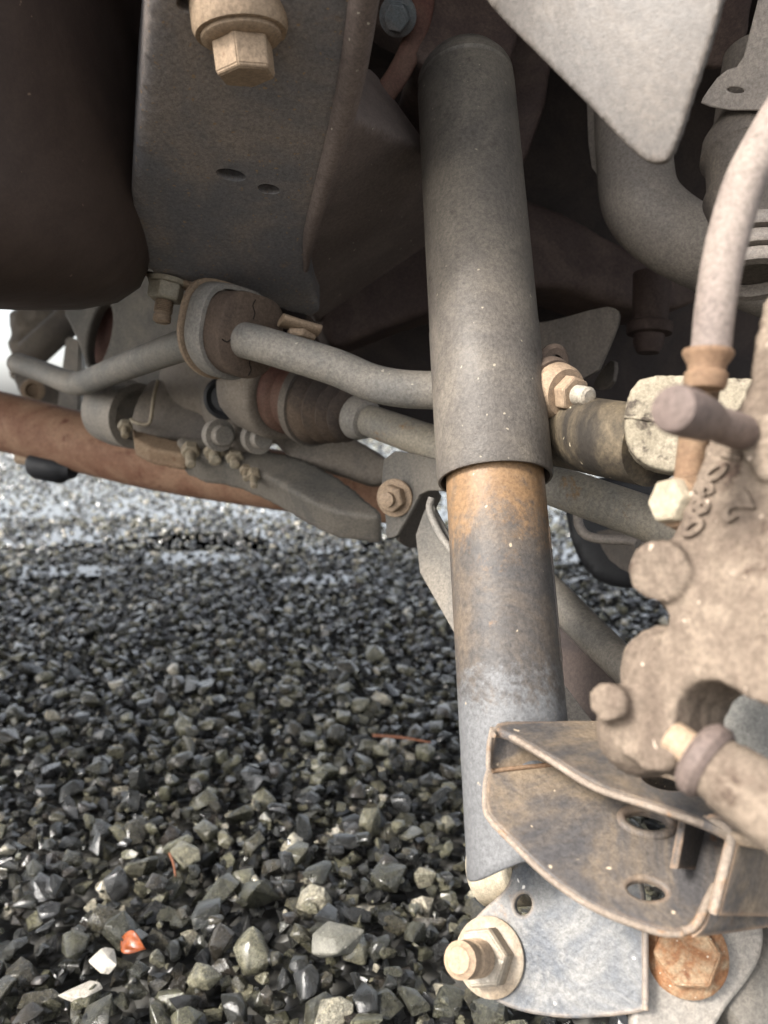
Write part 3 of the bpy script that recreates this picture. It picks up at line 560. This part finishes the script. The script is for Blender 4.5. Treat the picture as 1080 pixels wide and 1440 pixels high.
# ------------------------------------------------------------------ lower lateral link with bolts
t = Thing('lateral_link', 'grey lateral link arm with small bolts above the gravel', 'suspension arm', P(480, 700, .74))
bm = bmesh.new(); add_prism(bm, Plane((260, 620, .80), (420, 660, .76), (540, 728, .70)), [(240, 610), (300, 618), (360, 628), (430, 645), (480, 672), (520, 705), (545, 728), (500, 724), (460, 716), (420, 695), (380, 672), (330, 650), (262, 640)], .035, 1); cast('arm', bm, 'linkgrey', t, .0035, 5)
bm = bmesh.new(); add_prism(bm, Plane((190, 610, .82), (262, 628, .80), (220, 625, .80)), [(186, 603), (262, 622), (262, 640), (210, 630), (188, 618)], .02, 0); cast('rusty_bar', bm, 'orangerust', t, .003, 2)
for u, v, d, r, L_ in ((268, 638, .785, .010, .02), (302, 642, .78, .012, .012), (330, 650, .775, .010, .01), (346, 667, .77, .007, .012), (357, 672, .76, .007, .016), (176, 605, .82, .008, .014)):
    a = (P(u, v + 20, d - .02) - P(u, v, d)).normalized(); bolt(t, P(u, v - 8, d), a, r, L_ * .6, 'creamplain', sr=r * .55, sl=L_, thread=False)
# ------------------------------------------------------------------ bracket with bolt under the drive shaft
t = Thing('shaft_bracket', 'grey steel bracket with a brass-coloured bolt below the drive shaft', 'bracket', P(560, 770, .60))
plate('plate', Plane((545, 640, .62), (605, 650, .58), (560, 750, .60)), [(540, 632), (600, 640), (640, 660), (630, 690), (592, 690), (580, 715), (565, 740), (556, 756), (541, 757), (543, 735), (535, 690)], .004, 'linkgrey', t, (), 1, .001)
plate('side_plate', Plane((590, 690, .60), (630, 690, .64), (560, 760, .61)), [(592, 690), (625, 690), (612, 720), (590, 770), (575, 772), (557, 758), (582, 715)], .004, 'castdark', t, (), 1)
bolt(t, P(556, 700, .598), P(538, 704, .575) - P(556, 700, .598), .0115, .010, 'tanbolt', wr=.0155, wh=.003, sr=.006, sl=.006, thread=False)
# ------------------------------------------------------------------ rusty exhaust
t = Thing('exhaust_pipe', 'thick rusty brown exhaust pipe with a black clamp over the bright gravel', 'exhaust pipe', P(200, 690, 1.05))
tube('pipe', [P(-160, 555, 1.22), P(0, 592, 1.12), (P(200, 643, 1.05)), P(400, 676, .98), P(600, 700, .93)], [.044, .0445, .043, .040, .038], 'exhaust', t, seg=40)
lathe('clamp', P(48, 652, 1.09), P(105, 678, 1.08) - P(52, 668, 1.10), [(0, 0), (0, .018), (.008, .022), (.05, .022), (.058, .016), (.07, .012), (.07, 0)], 'darkrubber', t)
lathe('clamp_bolt', P(26, 644, 1.10), P(105, 678, 1.08) - P(52, 668, 1.10), [(0, 0), (0, .009), (.03, .009), (.03, 0)], 'tanbolt', t)
# ------------------------------------------------------------------ far suspension seen past the tank
t = Thing('far_knuckle', 'tan rusty hub knuckle across the car past the plastic tank', 'knuckle', P(40, 560, 1.6))
bm = bmesh.new()
for u, v, r in ((40, 455, 26), (35, 490, 22), (28, 520, 16), (60, 440, 30), (75, 470, 20)): add_ball(bm, P(u, v, 1.65), px(r, 1.65), (1, .8, 1))
cast('casting', bm, 'cast', t, .008, 3, disp=.006, dscale=30)
tube('spring_tube', [P(130, 420, 1.5), P(42, 500, 1.5)], .030, 'castdark', t)
t = Thing('far_post', 'pale square post standing behind the bent end of the stabilizer bar', 'post', P(85, 600, 1.4))
bm = bmesh.new(); add_prism(bm, Plane((95, 470, 1.4), (110, 470, 1.4), (82, 590, 1.4)), [(92, 472), (114, 478), (112, 600), (76, 600)], .03, 0); bmesh.ops.bevel(bm, geom=list(bm.edges), offset=.004, segments=2, affect='EDGES'); link('post', sharp(bm_mesh(bm)), 'pale', t, None)
t = Thing('far_control_link', 'dark lower arm with a round bush behind the exhaust pipe', 'suspension arm', P(60, 590, 1.45))
bm = bmesh.new(); add_prism(bm, Plane((30, 540, 1.5), (140, 560, 1.5), (60, 590, 1.5)), [(12, 515), (60, 530), (140, 540), (150, 610), (40, 575), (28, 560)], .05, 1); cast('arm', bm, 'castdark', t, .006, 3)
lathe('bush', P(46, 548, 1.47), P(46, 552, 1.40) - P(46, 548, 1.47), [(0, 0), (0, .022), (.02, .022), (.022, .014), (.012, .012), (.012, 0)], 'tanbolt', t)
# ------------------------------------------------------------------ upper rear: bent pipe, fins, stop, rounded spring seat
t = Thing('bent_pipe', 'grey tan pipe bent through a right angle behind the pointed sheet panel', 'pipe', P(900, 330, .60))
tube('pipe', [P(888, 40, .62), P(889, 160, .61), P(892, 230, .60), P(902, 285, .59), P(940, 325, .585), P(1000, 356, .58), P(1110, 400, .57)], [.030, .030, .0295, .030, .030, .030, .030], 'pipe', t, seg=36, n=10)
plate('flange', Plane((830, 150, .63), (845, 160, .62), (835, 250, .63)), [(824, 120), (860, 120), (860, 255), (842, 250), (828, 230)], .006, 'pipe', t, (), 1)
t = Thing('fin_plate', 'dark grey sheet fin with a rounded corner behind the link joint', 'bracket', P(820, 530, .62))
plate('fin', Plane((770, 450, .66), (870, 435, .62), (820, 530, .64)), [(745, 455), (780, 450), (850, 430), (868, 434), (872, 446), (862, 475), (835, 535), (745, 540)], .004, 'castdark', t, (), 1)
plate('rear_fin', Plane((850, 500, .68), (868, 510, .66), (850, 540, .68)), [(835, 535), (856, 506), (866, 510), (860, 545), (835, 550)], .004, 'castdark', t, (), 1)
t = Thing('bump_stop', 'brown bump stop with a wide collar hanging below the cross member', 'bump stop', P(912, 500, .68))
lathe('stop', P(918, 385, .70), P(911, 500, .70) - P(918, 385, .70), [(0, 0), (0, .018), (.045, .016), (.047, .0205), (.050, .0215), (.057, .0205), (.058, .014), (.066, .014), (.070, .0125), (.075, .010), (.075, 0)], 'brown', t)
t = Thing('spring_seat', 'brown rounded spring seat with a rubber lip behind the brake hose', 'spring seat', P(1060, 420, .45))
va = (P(1050, 420, .44) - P(1058, 180, .46)).normalized()
lathe('dome', P(1060, 175, .47), va, [(-.05, 0), (-.05, .02), (0, .024), (.012, .030), (.024, .031), (.028, .0275), (.045, .026), (.052, .028), (.054, .028), (.07, .022), (.10, .02), (.10, 0)], 'castdark', t)
for k in range(3): lathe('rib', P(1060, 330 + k * 24, .45), va, [(0, .02), (0, .0265), (.002, .028), (.006, .028), (.008, .0265), (.008, .02)], 'pipe', t, closed=True)
t = Thing('upper_bracket', 'tan grey folded bracket with a small slot above the spring seat', 'bracket', P(1040, 150, .44))
UB = Plane((990, 140, .45), (1080, 140, .43), (1060, 20, .42))
plate('plate', UB, [(984, 148), (988, 136), (1015, 100), (1042, 92), (1055, 40), (1075, -40), (1200, -40), (1200, 150), (1040, 158)], .004, 'pipe', t, [ell(1034, 127, 12, 4, 5)], 1, .001)
bm = bmesh.new(); add_prism(bm, Plane((980, 60, .50), (1080, 60, .50), (1010, 0, .48)), [(990, -60), (1070, -60), (1050, 80), (1000, 110), (975, 80)], .03, 1); cast('brown_boss', bm, 'brown', t, .004, 4)
# ------------------------------------------------------------------ pointed sheet panel
t = Thing('sheet_panel', 'pointed pale grey sheet metal panel hanging above the bent pipe', 'panel', P(930, 234, .30))
SP = Plane((700, 0, .335), (930, 230, .30), (1030, 0, .278)); bm = bmesh.new()
add_prism(bm, SP, [(640, -60), (700, 20), (770, 88), (850, 168), (900, 222), (925, 238), (948, 232), (964, 196), (985, 130), (1010, 60), (1040, -60)], .0042, 2)
spc = SP.at(860, 40)
cast('panel', bm, 'flap', t, .0011, 4, warp=lambda p: p + SP.n * (.010 - 2.2 * min(.004, ((p - spc).dot(RIGHT)) ** 2 + .3 * ((p - spc).dot(UP)) ** 2)))
# ------------------------------------------------------------------ dusty arm with cream cast end
t = Thing('upper_link', 'black arm caked in yellow dust ending in a cream pitted cast block', 'suspension arm', P(860, 670, .38))
tube('arm_tube', [P(720, 600, .50), P(790, 606, .46), P(860, 618, .41), P(920, 628, .38)], [.023, .0225, .0215, .021], 'arm', t, seg=36)
tube('seam', [P(765, 590, .455), P(810, 594, .427), P(860, 600, .392), P(885, 604, .375)], .0014, 'arm', t, seg=8)
bm = bmesh.new(); CB = Plane((880, 600, .352), (1000, 600, .340), (920, 660, .348)); add_prism(bm, CB, [(876, 592), (884, 548), (905, 527), (960, 527), (1140, 536), (1140, 660), (960, 668), (910, 658), (884, 635)], .035, 2)
blk = cast('end_block', bm, 'cream', t, .0016, 10, disp=.0005, dscale=400)
tube('parting_line', [CB.at(878, 586) + CB.n * -.001, CB.at(910, 590) + CB.n * .0004, CB.at(960, 598) + CB.n * .0004, CB.at(1000, 602) + CB.n * .0004], .0009, 'cream', t, seg=8)
# ------------------------------------------------------------------ dark muffler with wire
t = Thing('muffler_box', 'black rounded can with a pale wire hook beyond the drive shaft', 'muffler', P(870, 828, .85))
bm = bmesh.new(); add_prism(bm, Plane((800, 720, .88), (960, 700, .84), (870, 828, .86)), [(788, 680), (796, 740), (812, 790), (838, 820), (875, 830), (1000, 826), (1060, 700), (900, 660)], .25, 2); cast('can', bm, 'darkrubber', t, .008, 6)
plate('end_panel', Plane((835, 750, .84), (900, 750, .80), (870, 815, .82)), [(838, 742), (960, 742), (960, 815), (905, 815), (862, 795), (842, 765)], .006, 'castdark', t, (), 1)
tube('wire_hook', [P(812, 720, .60), P(814, 738, .60), P(824, 752, .595), P(845, 758, .585), P(885, 760, .57), P(897, 764, .565)], .0038, 'pipe', t, seg=12)
# ------------------------------------------------------------------ brake disc shield, caliper, hose
t = Thing('brake_shield', 'gritty grey metal brake shield behind the caliper', 'shield', P(1040, 1060, .33))
plate('shield', Plane((985, 960, .315), (1080, 960, .30), (1040, 1060, .30)), [(975, 930), (990, 945), (1200, 900), (1200, 1120), (1080, 1090), (985, 1030), (980, 980)], .008, 'disc', t, (), 1, .002)
CAL = Plane((960, 700, .262), (1080, 700, .236), (950, 1000, .240))
t = Thing('brake_caliper', 'weathered brown cast iron brake caliper with raised numerals and a guide pin', 'brake caliper', P(960, 1080, .24))
bm = bmesh.new()
add_prism(bm, CAL, [(992, 628), (1010, 592), (1050, 560), (1060, 470), (1080, 400), (1260, 360), (1260, 1050), (1120, 1010), (1060, 985), (1015, 960), (990, 952), (965, 965), (950, 990), (945, 1030), (948, 1075), (925, 1090), (890, 1076), (862, 1046), (848, 1010), (862, 980), (890, 945), (915, 915), (932, 890), (942, 862), (920, 835), (905, 815), (900, 790), (925, 770), (948, 755), (958, 715), (972, 680)], .030, 1)
add_tube(bm, [P(926, 803, .252), P(955, 800, .28)], px(42, .26)); add_tube(bm, [P(852, 986, .252), P(900, 1000, .268)], px(28, .255)); add_ball(bm, P(905, 1025, .262), px(66, .262), (1, .75, 1.05)); add_ball(bm, P(935, 945, .264), px(62, .264), (1, .7, 1.1))
add_prism(bm, CAL, [(1040, 590), (1260, 560), (1260, 690), (1090, 690), (1050, 650)], .02, 1, .004)
body = cast('casting', bm, 'caliper', t, .0016, 4, disp=.0006, dscale=230)
plate('machined_pad', Plane((1012, 790, .2455), (1090, 790, .2285), (1014, 925, .2375)), [(1012, 786), (1100, 770), (1200, 780), (1200, 960), (1075, 935), (1013, 925)], .006, 'calflat', t, (), 0, .001)
for ch, u, v, s in (('0', 1010, 664, .0078), ('5', 992, 692, .0072), ('8', 987, 716, .0072), ('0', 978, 742, .0075), ('2', 1040, 714, .0095), ('6', 1074, 893, .012)):
    cu = bpy.data.curves.new('g', 'FONT'); cu.body = ch; cu.size = s * 1.5; cu.extrude = .0006; cu.bevel_depth = .0004; cu.bevel_resolution = 2; cu.align_x = 'CENTER'; cu.align_y = 'CENTER'; cu.offset = .0002
    ob = bpy.data.objects.new('t', cu); COL.objects.link(ob); bpy.context.view_layer.update(); me = bpy.data.meshes.new_from_object(ob.evaluated_get(bpy.context.evaluated_depsgraph_get())); bpy.data.objects.remove(ob)
    pl = Plane((1012, 790, .2447), (1090, 790, .2277), (1014, 925, .2367)) if ch == '6' else CAL
    xa = (RIGHT - pl.n * RIGHT.dot(pl.n)).normalized(); m_ = Matrix((xa, pl.n.cross(xa), pl.n)).transposed().to_4x4(); m_.translation = pl.at(u, v) + pl.n * .0010
    me.transform(m_ @ Matrix.Rotation(R(100 if ch != '6' else 0), 4, 'Z')); link('raised_numeral', sharp(me, 40), 'caliper', t, None)
tube('raised_bar', [CAL.at(1018, 640) + CAL.n * .0004, CAL.at(1045, 646) + CAL.n * .0004], .0014, 'caliper', t, seg=8)
# bleed nipple
na = (P(925, 566, .205) - P(1010, 596, .232)).normalized()
lathe('bleed_nipple', P(1014, 598, .234), na, [(-.015, .006), (-.002, .0058), (.004, .0052), (.008, .0050), (.011, .0066), (.024, .0074), (.031, .0073), (.033, .0066), (.0338, .005), (.0338, 0)], 'mauve', t)
# slide-pin boot with pale cap
ca = (P(898, 700, .258) - P(962, 712, .266)).normalized()
lathe('slide_boot', P(982, 712, .272), ca, [(0, 0), (0, .0105), (.004, .0110), (.009, .0098), (.0115, .0092), (.0115, 0)], 'orangerust', t)
hexa('pin_cap', P(982, 712, .272) + ca * .0115, ca, .0088, .0050, 'creamplain', t, ch=.3)
# guide pin
ga = (P(1100, 1135, .215) - P(955, 1035, .238)).normalized(); g0 = P(950, 1040, .242)
lathe('guide_pin', g0, ga, [(-.002, 0), (-.002, .0052), (-.0015, .0057), (.008, .0057), (.008, 0)], 'tanbolt', t)
lathe('pin_ring', g0, ga, [(.007, .006), (.007, .0105), (.009, .0125), (.0125, .0125), (.0145, .0108), (.0145, .006)], 'mauve', t, closed=True)
lathe('pin_sleeve', g0, ga, [(.012, 0), (.012, .0100), (.018, .0104), (.0183, .0110), (.06, .0130), (.09, .0135), (.09, 0)], 'caliper', t)
t = Thing('brake_hose', 'dusty curved rubber brake hose with a rusty flared ferrule above the caliper', 'hose', P(975, 670, .27))
tube('hose', [P(1125, 120, .275), P(1082, 190, .268), P(1047, 258, .262), P(1021, 345, .256), P(1006, 430, .252), P(999, 500, .25)], [.0078, .0076, .0073, .0070, .0066, .0064], 'hose', t, seg=32, n=10)
fa = (P(990, 560, .25) - P(996, 495, .25)).normalized()
lathe('ferrule', P(996, 493, .25), fa, [(0, 0), (0, .0080), (.0008, .0083), (.002, .0080), (.005, .0062), (.007, .0060), (.008, .0070), (.0115, .0070), (.013, .0062), (.013, 0)], 'orangerust', t)
tube('fitting', [P(988, 545, .268), P(980, 600, .275), P(970, 680, .280)], .0060, 'orangerust', t, seg=20)
# hub carrier that holds shaft, arm, caliper and channel together beside the camera
t = Thing('hub_carrier', 'brake disc and cast hub carrier on the outer end of the drive shaft', 'hub', CAM + RIGHT * .27 - UP * .18 + FWD * .40)
hc = CAM + RIGHT * .285 - UP * .05 + FWD * .395; dk = -ha
lathe('brake_disc', hc + dk * .01, -dk, [(-.004, .05), (-.004, .125), (-.003, .126), (.006, .126), (.007, .125), (.007, .07), (.03, .066), (.03, .03), (.034, .03), (.034, 0), (.0, 0), (-.004, .03)], 'disc', t, seg=72, closed=True)
bm = bmesh.new(); add_ball(bm, hc + dk * .035, .042); add_tube(bm, [hc + dk * .035, CAM + RIGHT * .24 + UP * .035 + FWD * .37], .022); add_tube(bm, [hc + dk * .035, CAM + RIGHT * .215 - UP * .20 + FWD * .35], .024); add_tube(bm, [h1 + ha * .06, hc], .022)
cast('knuckle', bm, 'cast', t, .004, 5)
# ------------------------------------------------------------------ little things lying on the gravel
def on_ground(u, v, z=.03):
    r = P(u, v, 1) - CAM; return CAM + r * ((z - CAM.z) / r.z)
def pebble(name, label, u, v, sx_, sy_, sz_, mat, k, rz):
    q = on_ground(u, v, .028); bm = bmesh.new(); bm.from_mesh(near_me[k]); bmesh.ops.subdivide_edges(bm, edges=bm.edges, cuts=1, smooth=.12); me = sharp(bm_mesh(bm), 24); me.transform(Matrix.Rotation(rz, 4, 'Z') @ Matrix.Diagonal((sx_, sy_, sz_, 1)))
    o = link(name, me, mat, None, None); o.location = q; o['label'] = label; o['category'] = 'pebble'; return o
M['white'] = surf('white_pebble', (.36, .34, .30), (.26, .22, .17), .4, (.03, .026, .02), .3, .45, .8)
M['leaf'] = surf('wet_orange_leaf', (.23, .062, .020), (.13, .035, .013), .5, None, 0, .2, .6, dust_scale=60)
M['twig'] = surf('brown_twig', (.15, .06, .03), None, rough=.6)
M['bigstone'] = surf('grey_green_stone', (.10, .098, .082), (.19, .18, .15), .5, (.04, .037, .03), .3, .35, 2.0, speck=0.105, speck_col=(.35, .33, .28))
pebble('white_pebble', 'flat white pebble lying in the dark gravel below the red leaf', 112, 1393, .0185, .013, .009, 'white', 3, .2)
pebble('split_pebble', 'small white pebble with dark patches beside the red leaf', 150, 1350, .012, .015, .010, 'white', 5, .9)
pebble('large_stone', 'largest angular grey stone standing proud of the gravel', 475, 1322, .025, .024, .022, 'bigstone', 8, .5)
q = on_ground(184, 1326, .052); bm = bmesh.new(); lf = []
for i in range(9):
    tt = i / 8; w = .0085 * math.sin(math.pi * min(tt * 1.02 + .03, 1)) ** .8; x = (tt - .5) * .026
    lf.append([Vector((x, w * s, .0035 * abs(s) ** 1.5 * (1 if s > 0 else .6) - .003 * (tt - .5) ** 2 * 8 + .0006 * math.sin(9 * tt + 3 * s))) for s in (-1, -.5, 0, .5, 1)])
vs = [[bm.verts.new(v) for v in r] for r in lf]
for a_, b_ in zip(vs, vs[1:]):
    for k in range(4): bm.faces.new((a_[k], a_[k + 1], b_[k + 1], b_[k]))
me = bm_mesh(bm); me.transform(Matrix.Rotation(-.45, 4, 'Z') @ Matrix.Rotation(.75, 4, 'X')); lo = link('fallen_leaf', me, 'leaf', None, True); lo.location = q; s = lo.modifiers.new('t', 'SOLIDIFY'); s.thickness = .0006
lo['label'] = 'small wet orange red leaf lying on the gravel'; lo['category'] = 'leaf'
def twig(label, a_, b_, r, z=.034):
    p0, p1 = on_ground(*a_, z), on_ground(*b_, z); bm = bmesh.new(); mid = (p0 + p1) / 2; add_tube(bm, [p0 - mid, (p0 + p1) / 2 - mid + Vector((.001, 0, .002)), p1 - mid], [r, r, r * .6], 8); o = link('twig', bm_mesh(bm), 'twig', None, True); o.location = mid; o['label'] = label; o['category'] = 'twig'
twig('short reddish twig lying among the grey stones', (238, 1200), (247, 1232), .0014)
twig('thin dark red twig on the shaded gravel near the shock tube', (524, 1034), (606, 1044), .0022)
